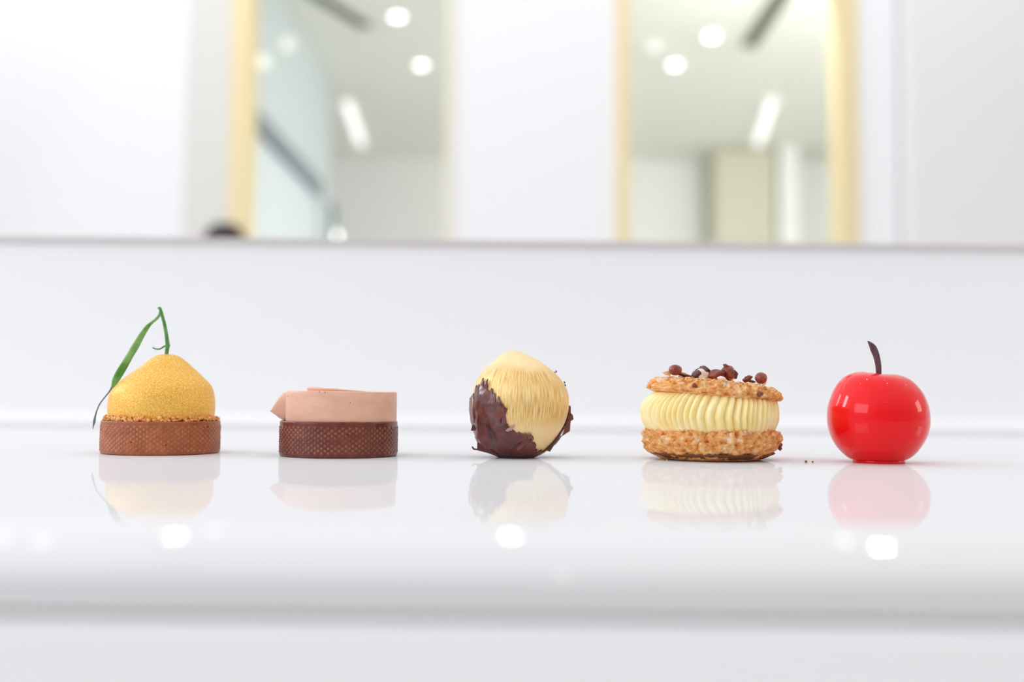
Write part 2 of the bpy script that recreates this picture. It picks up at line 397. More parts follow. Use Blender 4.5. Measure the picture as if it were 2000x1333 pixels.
# glazing band on the left wall of the back room
t = thing('window_3', (-1.32, 6.0, 0), None, None, kind='structure')
boxo('head_rail', 0.0, .05, -1.0, .75, 2.26, 2.36, M['dark_rail'], t)
M['pale_pane'] = mat('pale_blue_glass', c8(206, 214, 221), 0.3, spec=0.3)
boxo('pane', 0.0, .02, -1.0, 1.2, .4, 2.26, M['pale_pane'], t)
boxo('mullion', 0.0, .05, .72, .80, .4, 2.26, M['room_blue'], t)
boxo('mullion', 0.0, .05, 1.2, 1.29, .4, 2.3, M['dark_rail'], t)
tag(boxo('storage_cupboard', 1.79, 2.33, 9.0, 9.59, 0, 3.19, M['beige'], bev=.01), 'tall beige cupboard against the far wall behind the right glass opening', 'cupboard')
struct(boxo('wall_column', 2.36, 2.54, 9.0, 9.2, 0, CZ, M['room']))
# ceiling slots
def lamp_disc(name, loc, r, m, label, cat, group, axis='Z'):
    t = thing(name, loc, label, cat, group)
    bm = bmesh.new()
    bmesh.ops.create_cone(bm, cap_ends=True, segments=32, radius1=r, radius2=r, depth=.012)
    d = link_mesh('diffuser', bm, m, t, smooth=False)
    bm = bmesh.new()
    rs = []
    for rr, zz in ((r, -.008), (r * 1.25, -.004), (r * 1.25, .01), (r, .01), (r, -.008)):
        rs.append([Vector((rr * math.cos(2*PI*k/32), rr * math.sin(2*PI*k/32), zz)) for k in range(32)])
    rings(bm, rs, False, False)
    link_mesh('trim_ring', bm, M['lamp_ring'], t)
    if axis == 'X': t.rotation_euler = (0, PI / 2, 0)
    if axis == 'Y': t.rotation_euler = (PI / 2, 0, 0)
    return t

G = 'round ceiling downlights in the back room'
for x, y, m, lab in (
    (-0.696, 5.95, 'lamp', 'bright round ceiling downlight cut by the top of the photo, in the left glass opening'),
    (-0.632, 6.83, 'lamp', 'bright round ceiling downlight nearest the white middle panel in the left glass opening'),
    (1.223, 6.24, 'lamp', 'bright round ceiling downlight in the right glass opening, the higher of its bright pair'),
    (1.08, 6.78, 'lamp', 'bright round ceiling downlight in the right glass opening, the lower of its bright pair'),
    (0.887, 6.45, 'glow_dim', 'faint round ceiling downlight beside the gold jamb in the right glass opening')):
    lamp_disc('ceiling_downlight', (x, y, CZ - .008), .038, M[m], lab, 'ceiling light', G)
lamp_disc('wall_lamp', (-1.687, 9.585, 2.442), .048, M['lamp'], 'round wall lamp low in the left glass opening, glowing just above the white upstand', 'wall light', None, 'Y')
for x, y, z, lab in ((-1.27, 5.08, 2.62, 'faint round lamp reflection built as a globe overlapping the gold jamb of the left glass opening'),
                     (-1.27, 5.617, 2.90, 'faint round lamp reflection built as a globe right of the gold jamb, highest on the bluish side wall')):
    t = thing('lamp_reflection_globe', (x - .05, y, z), lab, 'wall light', 'lamp reflections built as globes on the bluish side wall')  # downlights mirrored in the side wall, added as glowing globes
    bm = bmesh.new(); bmesh.ops.create_uvsphere(bm, u_segments=24, v_segments=16, radius=.034)
    for v in bm.verts: v.co.x += .05
    link_mesh('globe', bm, M['glow_dim'], t)
    boxo('added_bracket', 0, .03, -.02, .02, -.02, .02, M['lamp_ring'], t, .003)
def linear_lamp(p, q, w, lab):
    a, b = Vector((*p, 0)), Vector((*q, 0)); d = b - a
    t = thing('linear_ceiling_light', (*((a + b) / 2).xy, CZ - .03), lab, 'ceiling light', 'linear ceiling lights in the back room', math.atan2(-d.x, d.y))
    boxo('housing', -w/2 - .01, w/2 + .01, -d.length/2, d.length/2, -.0, .03, M['lamp_ring'], t, .004)
    boxo('diffuser', -w/2, w/2, -d.length/2 + .01, d.length/2 - .01, -.008, 0, M['lamp_line'], t, .002)
linear_lamp((-1.27, 7.65), (-1.349, 8.98), .07, 'slanting linear ceiling light in the left glass opening')
linear_lamp((1.93, 7.55), (2.133, 8.86), .07, 'slanting linear ceiling light in the right glass opening')
def slot(p, q, w, lab):
    a, b = Vector((*p, 0)), Vector((*q, 0)); d = b - a
    t = thing('ceiling_vent', (*((a + b) / 2).xy, CZ), lab, 'vent', 'dark slot vents in the back room ceiling', math.atan2(-d.x, d.y))
    boxo('slot_backing', -w/2, w/2, -d.length/2, d.length/2, -.006, 0, M['vent'], t)
    for k in (-1, 0, 1): boxo('slat', k*w*.33 - .006, k*w*.33 + .006, -d.length/2, d.length/2, -.014, -.006, M['vent'], t)
slot((-1.15, 5.6), (-.907, 6.14), .09, 'short dark slot vent at the top of the left glass opening')
slot((1.494, 5.4), (1.495, 6.43), .10, 'long dark slot vent at the top of the right glass opening')

# ------------------------------------------------------------------ counter
def profile_x(name, prof, x0, x1, m, parent=None, smooth=False):
    bm = bmesh.new()
    a = [Vector((x0, y, z)) for y, z in prof]; b = [Vector((x1, y, z)) for y, z in prof]
    rings(bm, [a, b])
    o = link_mesh(name, bm, m, parent, smooth=smooth)
    return o
r = 0.0205; yf = 0.281
prof = [(1.16, ZT), (1.16, ZT - .023)]
low = .003
prof += [(yf + .03, ZT - .0235), (yf + low, ZT - .0235)]
for k in range(1, 7):
    a = -PI/2 - (PI/2) * k / 6
    prof.append((yf + low + low * math.cos(a), ZT - .0235 + low + low * math.sin(a)))
for k in range(0, 25):
    a = PI - (PI/2) * k / 24
    prof.append((yf + r + r * math.cos(a), ZT - r + r * math.sin(a)))
top = profile_x('countertop', prof, -2.2, 2.2, M['counter'], smooth=True)
for p in top.data.polygons:
    if abs(p.normal.x) > .9: p.use_smooth = False
top.data.set_sharp_from_angle(angle=math.radians(40))
tag(top, 'long white polished worktop with a rounded front edge carrying the five pastries', 'countertop')
cab = thing('counter_cabinet', (0, .2815, 0), 'plain white panelled base under the polished worktop', 'cabinet')
boxo('front_panel', -2.2, 2.2, .0, .02, .08, ZT - .0246, M['upstand'], cab, .004)
boxo('carcass', -2.19, 2.19, .022, .86, .08, ZT - .0237, M['upstand'], cab)
boxo('plinth', -2.15, 2.15, .05, .82, 0, .08, M['grey_wall'], cab)
up = thing('counter_upstand', (0, 1.22, 0), 'white upstand screen running behind the pastries with a grey beige top edge', 'counter screen')
boxo('panel', -2.2, 2.2, 0, .08, 0, 1.117, M['upstand'], up)
boxo('top_edge', -2.2, 2.2, -.006, .086, 1.117, 1.1245, M['cap'], up, .002)
prof = [(1.2199, ZT - .02), (1.1625, ZT - .02), (1.1625, ZT + .004)]
for k in range(0, 13):
    u = k / 12
    prof.append((1.1635 + .0564 * u, ZT + .0055 + .015 * u ** .6))
M['kerb'] = polished('white_glossy_kerb', (0.90, 0.90, 0.905), 0.12, 0.08)
tag(profile_x('back_kerb', prof, -2.2, 2.2, M['kerb']), 'low white sloped kerb where the worktop meets the upstand', 'kerb')

# ------------------------------------------------------------------ perforated ring tart shell
def tart_shell(parent, s, R, H, rim_top, rim_bot, m, count=56, rows=11, bump_h=1.1, seed=1, floor_z=None):
    bm = bmesh.new()
    na, nz = count * 10, 78
    rng = random.Random(seed)
    z0, z1 = rim_bot, H - rim_top
    dz = (z1 - z0) / (rows - 1)
    rs = []
    H_ = []
    prof = []
    prof += [(0, R - 26, 0.4), (0, R - 5, 0.1), (1, R - 2, .5), (2, R - .6, 1.6)]
    for k in range(nz + 1):
        prof.append((3, R, 2.8 + (H - 5) * k / nz))
    prof += [(4, R - .5, H - 1), (5, R - 1.6, H), (6, R - 6.5, H), (7, R - 7.5, H - 1.2), (8, R - 8, H - 8), (9, R - 30, H - 9)]
    for kind, rr, z in prof:
        ring = []
        hs = []
        for i in range(na):
            a = 2 * PI * i / na
            r_ = rr
            hgt = 0
            if kind == 3:
                row = round((z - z0) / dz)
                for rw in (row - 1, row, row + 1):
                    if 0 <= rw < rows:
                        zz = z0 + rw * dz
                        ph = a / (2 * PI) * count + (0.5 if rw % 2 else 0)
                        du = (ph - round(ph)) * (2 * PI * R / count)
                        d2 = (du * du + (z - zz) ** 2) / (3.3 ** 2)
                        if d2 < 1: hgt = (1 - d2) ** 1.3; r_ += bump_h * hgt; hgt *= max(.1, min(1.2, .65 + 1.4 * noise.noise(Vector((ph * .23, rw * .31, seed)))))
                r_ += .5 * noise.noise(Vector((a * 9, z * .12, seed)))
            wob = 1 + .006 * noise.noise(Vector((math.cos(a) * 1.2, math.sin(a) * 1.2, seed)))
            zz = z
            if kind in (4, 5, 6): zz += .7 * noise.noise(Vector((math.cos(a) * 6, math.sin(a) * 6, seed + 3)))
            if kind in (1, 2): zz += .5 * abs(noise.noise(Vector((math.cos(a) * 9, math.sin(a) * 9, seed + 6))))
            ring.append(Vector((r_ * wob * math.cos(a), r_ * wob * math.sin(a), zz)) * s)
            hs.append(hgt)
        rs.append(ring); H_.append(hs)
    vv = rings(bm, rs)
    lay = bm.loops.layers.float_color.new('raised')
    hv = {}
    for (kind, rr, z), ring, hs in zip(prof, vv, H_):
        for v, h in zip(ring, hs): hv[v] = h
    for f in bm.faces:
        for lp in f.loops:
            h = hv.get(lp.vert, 0); lp[lay] = (h, h, h, 1)
    o = link_mesh('pastry_shell', bm, m, parent)
    # small dark pits
    bm = bmesh.new()
    for k in range(9):
        a = -PI/2 + rng.uniform(-1.2, 1.2); z = rng.uniform(5, H - 8)
        rr = rng.uniform(1.0, 1.9)
        lump(bm, ((R + .1) * math.cos(a), (R + .1) * math.sin(a), z), rr, s, k + seed, .2, (1, 1, .7), sub=2)
    q = link_mesh('baking_pit', bm, M['pit'], o); q['kind'] = 'stuff'
    return o

# ------------------------------------------------------------------ tart with a gold dome and a leaf
s = .6425 / 2000
t = thing('citrus_tart', (-.2188, .6425, ZT), 'round tart with a golden yellow domed top and a green leaf on a stem', 'tart'); t.scale = (.947, .947, 1)
tart_shell(t, s, 116.5, 62.5, 10, 8, M['shell_light'], seed=2, bump_h=1.3)
bm = bmesh.new()
loft_round(bm, [(52, -99, 99), (64, -101.5, 102), (75, -104, 104.5), (88, -105.2, 105.5), (101, -104.3, 105), (116, -101, 103), (130, -92, 97.5),
                (140, -81, 89), (150, -68, 78.5), (160, -53.5, 67.5), (170, -40, 56), (179, -29, 45), (185, -21.5, 37), (189, -13, 29), (191.3, -3, 20), (192, 5, 12)], s, 160, 110,
           disp=lambda p, a, r, z, cx: p + Vector((math.cos(a), math.sin(a), 0)) * (.5 * noise.noise(Vector((math.cos(a) * 1.5, math.sin(a) * 1.5, z * .03)))))
link_mesh('golden_dome', bm, M['dome'], t)
bm = bmesh.new(); rng = random.Random(5)
for k in range(330):
    a = rng.uniform(0, 2 * PI); lvl = rng.random()
    rr = 109.5 - 5.5 * lvl + rng.uniform(-2.5, 2.5)
    lump(bm, (rr * math.cos(a), rr * math.sin(a), 62 + 9 * lvl + rng.uniform(-1, 1.5)), rng.uniform(2.6, 5.0), s, k, .35,
         (rng.uniform(.7, 1.5), 1, rng.uniform(.5, .9)), rng.uniform(-1, 1), 2.0, 2)
q = link_mesh('crumble', bm, M['crumble'], t, smooth=False); q['kind'] = 'stuff'
# stem
ox, oz = 317, 888
def px(pts):
    res = []
    for x, y, z, r in pts:
        k = 1 + y / 2000; X = x / 4.1667 + 160; Z = z / 4.1667 + 580
        res.append((((X - 1000) * k + 683) / .947, y, 112 - (Z - 772) * k, r * 1.12))
    return res
bm = bmesh.new()
tube(bm, curve_rows(px([(678, 0, 490, 3.6), (682, 0, 440, 3.7), (686, 0, 395, 4.0), (676, -1, 320, 3.5), (658, -1, 230, 3.2), (638, -2, 160, 3.0), (622, -2, 110, 3.0), (612, -2, 92, 2.2)]), 40), s)
tube(bm, curve_rows(px([(625, -2, 92, 1.6), (608, -2, 90, 2.0), (596, -2, 93, .8)]), 8), s)
tube(bm, curve_rows(px([(690, 0, 410, 2.5), (702, 0, 396, 1.6), (706, 0, 388, .5)]), 8), s)
st = link_mesh('stem', bm, M['green'], t)
bm = bmesh.new()
tube(bm, curve_rows(px([(672, 0, 400, 1.4), (652, -1, 408, 1.5), (628, -2, 424, 1.4), (600, -3, 426, 1.3), (575, -3, 420, 1.3), (564, -3, 413, .8)]), 20), s)
tube(bm, curve_rows(px([(672, -3, 470, 1.2), (650, -6, 474, 1.2), (636, -8, 476, .6)]), 8), s)
link_mesh('tendril', bm, M['green'], st)
# leaf: folded blade, then a thin dry tail
def blade(bm, keys, s, n=60):
    rs = []
    rows = curve_rows(keys, n)
    P = [Vector(r[:3]) for r in rows]
    for i, rr in enumerate(rows):
        tdir = (P[min(i + 1, n - 1)] - P[max(i - 1, 0)]).normalized()
        side = tdir.cross(Vector((0, 1, 0))).normalized()
        w = max(.3, rr[3] / 2); th = .5
        dep = Vector((0, 1, 0)) * w * .55
        p = P[i]
        rs.append([(p - side * w - Vector((0, th, 0))) * s, (p + dep * .15 - side * w * .4 - Vector((0, th, 0))) * s, (p + dep - Vector((0, th, 0))) * s,
                   (p + side * w - Vector((0, th, 0))) * s, (p + side * w + Vector((0, th, 0))) * s,
                   (p + dep + Vector((0, th * 1.4, 0))) * s, (p + dep * .15 - side * w * .4 + Vector((0, th, 0))) * s, (p - side * w + Vector((0, th, 0))) * s])
    rings(bm, rs)
bm = bmesh.new()
blade(bm, px([(622, -2, 112, 5), (612, -4, 148, 5), (590, -8, 178, 5), (548, -13, 214, 5), (515, -17, 248, 8), (470, -24, 318, 10.5), (425, -31, 400, 12.5),
              (378, -38, 482, 12.5), (335, -46, 560, 13.5), (300, -52, 620, 14), (268, -57, 680, 12.5), (248, -60, 725, 7), (235, -61, 748, 3.5)]), s)
lf = link_mesh('leaf', bm, M['leaf'], t)
bm = bmesh.new()
blade(bm, px([(238, -61, 742, 4), (215, -61, 780, 2.6), (180, -60, 825, 2.2), (145, -59, 875, 2.2), (122, -58, 930, 2.2), (108, -58, 985, 3.4), (103, -58, 1020, 4.4), (97, -58, 1055, 2), (93, -58, 1082, .4)]), s, 40)
q = link_mesh('leaf_tail', bm, M['leaf_dry'], lf); q['label'] = 'thin grey green dried leaf tail'

# ------------------------------------------------------------------ chocolate tart with a milk chocolate spiral
s = .63 / 2000
t = thing('chocolate_tart', (-.1055, .63, ZT), 'dark chocolate tart with a smooth pale brown spiral mousse disc on top', 'tart'); t.scale = (.986, .986, 1)
tart_shell(t, s, 114.5, 67, 12, 9, M['shell_dark'], seed=4, bump_h=1.3)
bm = bmesh.new()
# outer coil disc with a step that opens on the left, plus the raised inner coil
na = 220
def coil(bm, cx, prof, zf):
    rs = []
    for rr, z in prof:
        rs.append([Vector((cx + rr * math.cos(2*PI*k/na), rr * math.sin(2*PI*k/na), z + zf(2*PI*k/na, z))) * s for k in range(na)])
    rings(bm, rs)
coil(bm, 4.5, [(20, 59), (104, 59), (106.5, 60), (107.5, 62), (108, 69), (108.2, 92), (108, 117), (107.6, 122), (106.8, 123.6), (104.5, 124.2), (72, 124.0), (70, 123.6), (20, 123.6)],
     lambda a, z: (1.2 if z > 100 else 0) * noise.noise(Vector((math.cos(a) * .8, math.sin(a) * .8, 2))))
def inner_z(a, z):
    if z < 125: return 0
    u = ((a - PI) % (2 * PI)) / (2 * PI)       # 0 at the left, running round the front
    return -11.5 * min(1, u * 2) ** 1.5
coil(bm, 5, [(10, 110), (63, 110), (67, 124), (68.5, 128), (69, 131.0), (68.2, 132.4), (66, 132.8), (45, 132.0), (42, 130), (10, 130)], inner_z)
q = link_mesh('mousse_spiral', bm, M['mousse'], t)
bm = bmesh.new()
rs = []
for x, z0, z1, w, yc in ((_a, _b - 3, _c - 3, _d, _e) for _a, _b, _c, _d, _e in ((-84, 64, 127, 26, 24), (-96, 65.5, 127, 25, 25), (-106, 67, 126.5, 22, 24), (-115, 69.5, 124.5, 18, 22), (-122, 74, 117, 14, 19), (-128, 79, 107, 10, 16), (-133.5, 83, 97.5, 6, 13), (-137.5, 86, 90, 2.4, 11), (-139.5, 87, 88.5, .6, 10))):
    ring = []
    for k in range(20):
        a = 2 * PI * k / 20
        ca, sa = math.cos(a), math.sin(a)
        sq = lambda v: math.copysign(abs(v) ** .6, v)
        ring.append(Vector((x, yc + w * sq(ca), (z0 + z1) / 2 + (z1 - z0) / 2 * sq(sa))) * s)
    rs.append(ring)
rings(bm, rs)
q2 = link_mesh('mousse_tail', bm, M['mousse'], q)
bm = bmesh.new()
for k, (x, z) in enumerate(((571, 779), (653, 771), (642, 770), (700, 790))):
    u = (x - 667.5) / 108
    lump(bm, (4.5 + 108 * u, -108 * math.sqrt(1 - u * u) + .3, 893 - z), .9, s, k, .1, sub=2)
qq = link_mesh('air_hole', bm, M['pit'], q); qq['kind'] = 'stuff'

# ------------------------------------------------------------------ gold hazelnut shaped entremets in a broken chocolate shell
s = .6255 / 2000
t = thing('hazelnut_entremet', (.005, .6255, ZT), 'round gold dusted hazelnut shaped cake in a broken dark chocolate shell', 'cake'); t.scale = (1, 1, .994)
cxp = 1014
def zx(x): return x / 5.127 + 890 - cxp
def zz(y): return 893.2 - (y / 5.127 + 660)
outl = [(1190, 445, 765), (1172, 395, 815), (1140, 330, 872), (1090, 268, 935), (1030, 228, 985), (950, 196, 1035), (860, 170, 1082), (760, 155, 1115), (660, 152, 1128), (560, 165, 1122),
        (470, 190, 1085), (390, 225, 1030), (320, 272, 955), (260, 330, 880), (210, 388, 800), (170, 436, 722), (143, 480, 655), (126, 522, 602), (120, 552, 572)]
gk = [(zz(y), zx(a), zx(b)) for y, a, b in outl]
gk[0] = (0.3, gk[0][1], gk[0][2])
bm = bmesh.new(); loft_round(bm, gk, s, 180, 130)
body = link_mesh('gold_body', bm, M['gold'], t)
# chocolate skin
bm = bmesh.new()
na, nz = 420, 130
def bound(a):
    # a: azimuth, -pi/2 faces the lens ; u runs left to right on the front
    u = math.cos(a); front = math.sin(a) < 0
    ks = [(-1.0, 105), (-.93, 125), (-.80, 146), (-.70, 138), (-.6, 122), (-.5, 118), (-.40, 108), (-.33, 100), (-.22, 66), (-.12, 56), (0.0, 50), (.15, 47), (.3, 41), (.45, 31), (.6, 18), (.8, 12), (.93, 20), (1.0, 62)]
    v = interp(ks, u)[0] if front else 84 + 21 * (1 - u) / 2 + 12 * math.sin(3 * a)
    j = 9 * noise.noise(Vector((math.cos(a) * 9, math.sin(a) * 9, 3))) + 7 * noise.noise(Vector((math.cos(a) * 26, math.sin(a) * 26, 7)))
    if u < -.25 or not front: j += 20 * noise.noise(Vector((math.cos(a) * 18, math.sin(a) * 18, 11)))
    return v + j
grid = []
cols = [bound(2 * PI * i / na) for i in range(na)]
for j in range(nz + 1):
    row = []
    for i in range(na):
        a = 2 * PI * i / na
        z = 0.15 + (cols[i]) * j / nz
        xl, xr = interp(gk, max(z, .3)) if z > .3 else (gk[0][1], gk[0][2])
        cx, r_ = (xl + xr) / 2, (xr - xl) / 2
        up_ = z / max(20, cols[i])
        lift = 1.6 + 2.0 * abs(noise.noise(Vector((math.cos(a) * 2.6, math.sin(a) * 2.6, z * .045)))) + 1.2 * noise.noise(Vector((math.cos(a) * 6, math.sin(a) * 6, z * .05)))
        lift += 1.5 * max(0, noise.noise(Vector((math.cos(a) * 3, math.sin(a) * 3, z * .03 + 9)))) * 3 * up_
        if z < 8: lift *= z / 8
        lift = max(.5, lift) if z > 2 else .2
        row.append(bm.verts.new(Vector((cx + (r_ + lift) * math.cos(a), (r_ + lift) * math.sin(a), z)) * s))
    grid.append(row)
for j in range(nz):
    for i in range(na):
        k = (i + 1) % na
        bm.faces.new((grid[j][i], grid[j][k], grid[j + 1][k], grid[j + 1][i]))
bm.faces.new(list(reversed(grid[0])))
shell = link_mesh('chocolate_shell', bm, M['choc'], t)
md = shell.modifiers.new('thickness', 'SOLIDIFY'); md.thickness = .0009; md.offset = 0
def flake(pts, y, th=1.6, bend=.004, m='choc', jit=2.0, seed=1, sub=True):
    bm = bmesh.new()
    sheet(bm, [(zx(a), zz(b)) for a, b in pts], s, y, th, bend, jit, seed)
    o = link_mesh('chocolate_flake', bm, M[m], shell, smooth=False)
    return o
M['flake_pale'] = mat('painted_sheen_chocolate_flake', c8(176, 140, 132), 0.25, spec=0.7, coat=0.6)  # whitish reflection on the thin flakes is painted into this pale colour
flake([(165, 570), (185, 640), (195, 720), (190, 800), (174, 850), (152, 800), (141, 720), (144, 620)], -38, m='flake_pale', seed=2)
flake([(225, 690), (235, 760), (215, 830), (208, 930), (155, 928), (168, 885), (190, 840)], -30, seed=3)
flake([(205, 850), (225, 960), (232, 1060), (205, 1000)], -34, m='flake_pale', seed=4)
flake([(195, 992), (225, 992), (222, 1003), (198, 1000)], -25, seed=5, th=1)
flake([(166, 1082), (178, 1084), (190, 1104), (230, 1108), (228, 1120), (185, 1118), (170, 1100)], -28, seed=6)
flake([(222, 1040), (280, 1060), (360, 1110), (430, 1170), (330, 1145), (222, 1118)], -42, seed=7)
flake([(1125, 665), (1150, 680), (1150, 745), (1172, 770), (1178, 812), (1150, 830), (1142, 930), (1060, 985), (1090, 900), (1120, 800)], 8, m='flake', seed=8, bend=.002)
flake([(1010, 985), (1030, 990), (975, 1070), (938, 1130), (905, 1120), (950, 1060)], -25, m='choc', seed=9)
flake([(1040, 975), (1062, 968), (1030, 1020), (985, 1075), (990, 1050)], -12, m='flake_pale', seed=10)
flake([(498, 915), (520, 890), (560, 878), (584, 858), (588, 880), (560, 905), (520, 925)], -93, m='flake_pale', seed=11, bend=.0)
flake([(700, 960), (740, 940), (770, 975), (770, 1010), (745, 985), (720, 1000)], -84, m='flake', seed=12, bend=0)
flake([(600, 1090), (660, 1020), (720, 980), (735, 1000), (660, 1080), (620, 1110)], -80, seed=13, bend=0)
flake([(420, 740), (452, 700), (470, 650), (490, 690), (520, 700), (500, 760), (450, 800), (440, 860), (420, 800)], -92, m='flake', seed=14, bend=.003)
flake([(225, 880), (300, 850), (330, 930), (340, 1010), (370, 1100), (300, 1090), (240, 1000)], -78, m='choc', seed=15, bend=.004)
for k, (a, b) in enumerate(((1085, 440), (1092, 470), (1103, 512), (985, 345), (1000, 330))):
    flake([(a - 8, b - 14), (a + 6, b - 6), (a + 8, b + 10), (a - 6, b + 12)], 4, seed=20 + k, th=1.2, bend=0)

# ------------------------------------------------------------------ praline biscuit sandwich with piped cream
s = .626 / 2000
t = thing('cream_sandwich_biscuit', (.1218, .626, ZT), 'craggy golden biscuit sandwich with piped yellow cream and hazelnuts on top', 'pastry'); t.scale = (.981, .981, .96)
cxp = 1387
def cragged(name, keys, parent, seed, amp, tilt=0.0, dz=0, dx=0, nseg=260, nring=90, m='biscuit', pit=True, yscale=1.0):
    bm = bmesh.new()
    zm = sum(k[0] for k in keys) / len(keys)
    def disp(p, a, r_, z, cx):
        d = Vector((math.cos(a), math.sin(a), 0))
        q = Vector((p.x, p.y, p.z))
        e = min(1, r_ / 80)
        n1 = noise.noise(q * .035 + Vector((seed, 0, 0))); n2 = noise.noise(q * .11 + Vector((0, seed, 0))); n3 = noise.noise(q * .32 + Vector((0, 0, seed)))
        n4 = noise.cell(q * .09) if False else 0
        k = amp * (n1 * 1.0 + n2 * .75 + n3 * .55)
        pitd = -abs(min(0, n2 + .15)) * amp * 1.2 if pit else 0
        flat = 1.0 if keys[0][0] + 4 < z else 0.25
        q2 = q + d * (k + pitd) * e * flat
        q2.z += (amp * .45 * (n2 + n3 * .8)) * (1 if z > zm else .35) * (0 if z < keys[0][0] + 1 and tilt == 0 else 1)
        q2.y *= yscale
        R = Matrix.Rotation(tilt, 3, 'Y')
        return R @ (q2 - Vector((0, 0, zm))) + Vector((dx, 0, zm + dz))
    loft_round(bm, keys, s, nseg, nring, disp)
    return link_mesh(name, bm, M[m], parent)
cragged('bottom_biscuit', [(0.6, -70, 70), (1.0, -92, 88), (3, -104, 100), (10, -116, 113), (20, -127, 124), (32, -132, 130), (42, -133, 131), (50, -132, 129), (57, -128, 124), (61, -115, 110), (62, -70, 70), (62.2, -10, 10)], t, 3.3, 9)
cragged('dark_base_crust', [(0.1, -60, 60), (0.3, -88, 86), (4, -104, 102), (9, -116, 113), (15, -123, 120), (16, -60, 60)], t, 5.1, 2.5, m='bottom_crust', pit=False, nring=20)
bm = bmesh.new()
def cream_disp(p, a, r_, z, cx):
    e = min(1, r_ / 70)
    v = (z - 55) / 84
    tw = .11 * (max(0, v - .35)) ** 1.6 * 2.2 + .05 * math.sin(5 * a + 2) + .10 * max(0, .35 - v)
    b = a - tw
    f1 = abs(math.sin(b * 28)) ** .9
    f2 = abs(math.sin(b * 9 + .6 * math.sin(3 * b))) ** .8
    amp = 10.5 * min(1, max(.15, (v + .05) * 3)) * min(1, max(.0, (1.12 - v) * 2.6))
    rad = (f1 - .6) * amp + (f2 - .6) * 3.6 + 1.6 * noise.noise(Vector((math.cos(b) * 3, math.sin(b) * 3, z * .02)))
    return p + Vector((math.cos(a), math.sin(a), 0)) * rad * e
loft_round(bm, [(52, -60, 60), (54, -112, 108), (58, -124, 119), (68, -130, 123), (80, -134, 126), (94, -135, 127), (106, -133, 126), (118, -127, 122), (128, -118, 114), (136, -104, 104), (141, -80, 85), (142, -20, 20)], s, 864, 70, cream_disp)
link_mesh('piped_cream', bm, M['cream'], t)
TI = math.radians(5.5)
cragged('top_biscuit', [(127, -60, 60), (127.5, -112, 108), (129, -124, 118), (134, -131, 126), (141, -128, 128), (149, -121, 123), (154, -112, 113), (158, -90, 90), (159.5, -50, 50), (160, -8, 8)], t, 8.8, 8, tilt=TI, dz=-2, dx=7)
def q4(x, y): return (x / 5.5529 + 1220 - cxp, 901 - (y / 5.5529 + 680))
def nutty(name, x, y, r_, m, yy, seed, sc=(1, 1, 1), rot=0, amp=.05, sub=3):
    X, Z = q4(x, y); bm = bmesh.new(); lump(bm, (X, yy, Z), r_, s, seed, amp, sc, rot, 1.3, sub)
    return link_mesh(name, bm, M[m], t)
nutty('hazelnut', 503, 235, 13.2, 'nut', -34, 1, (1, .95, .84), .2)
nutty('hazelnut', 1425, 318, 12.2, 'nut', -40, 2, (1, .95, .95), -.3)
def shard(name, pts, y, m, th=3.0, seed=1, bend=.01):
    bm = bmesh.new(); sheet(bm, [q4(a, b) for a, b in pts], s, y, th, bend, 1.5, seed)
    return link_mesh(name, bm, M[m], t, smooth=False)
h = nutty('hazelnut_half', 820, 285, 12.5, 'nut_flesh', -22, 3, (1.0, .6, .9), .3, .22)
X, Z = q4(755, 270); bm = bmesh.new(); lump(bm, (X, -17, Z), 13, s, 4, .25, (1.15, .8, .55), -.75); lump(bm, (q4(845, 222)[0], -18, q4(848, 225)[1]), 12, s, 5, .3, (1.0, .8, .5), .35)
link_mesh('nut_skin', bm, M['nut_skin'], h)
nutty('roasted_hazelnut_piece', 960, 285, 15, 'nut', -30, 6, (1.15, .8, .66), -.1, .22)
nutty('roasted_hazelnut_piece', 1095, 262, 16, 'nut', -24, 7, (.72, .7, 1.0), -.35, .22)
shard('roasted_hazelnut_piece', [(1030, 165), (1060, 160), (1110, 195), (1140, 250), (1120, 290), (1080, 240), (1045, 210)], -30, 'nut', 6, 8)
shard('roasted_hazelnut_piece', [(1140, 235), (1175, 225), (1210, 265), (1195, 325), (1150, 330), (1130, 280)], -16, 'nut', 9, 9)
nutty('nut_paste_drop', 995, 328, 8, 'nut_flesh', -46, 10, (1.1, .7, .6), .2, .08)
nutty('roasted_hazelnut_piece', 1290, 325, 8, 'nut', -30, 11, (1.1, .8, .7), -.5, .3)
nutty('roasted_hazelnut_piece', 1345, 350, 6, 'nut_skin', -20, 12, (1.6, .8, .5), .2, .2)
shard('toasted_flake', [(372, 262), (440, 240), (470, 270), (455, 300), (400, 290)], -24, 'almond', 2.5, 13)
shard('toasted_flake', [(560, 250), (620, 268), (720, 318), (640, 306), (560, 290)], -30, 'almond', 3.5, 14)
shard('toasted_flake', [(1090, 330), (1125, 290), (1140, 270), (1150, 330), (1130, 345)], -30, 'almond', 3, 15)
shard('toasted_flake', [(1480, 360), (1500, 325), (1535, 330), (1520, 385), (1490, 400)], -10, 'almond', 2.5, 16)
nutty('roasted_hazelnut_piece', 610, 292, 7, 'nut_skin', -26, 17, (2.2, .8, .5), .22, .2)
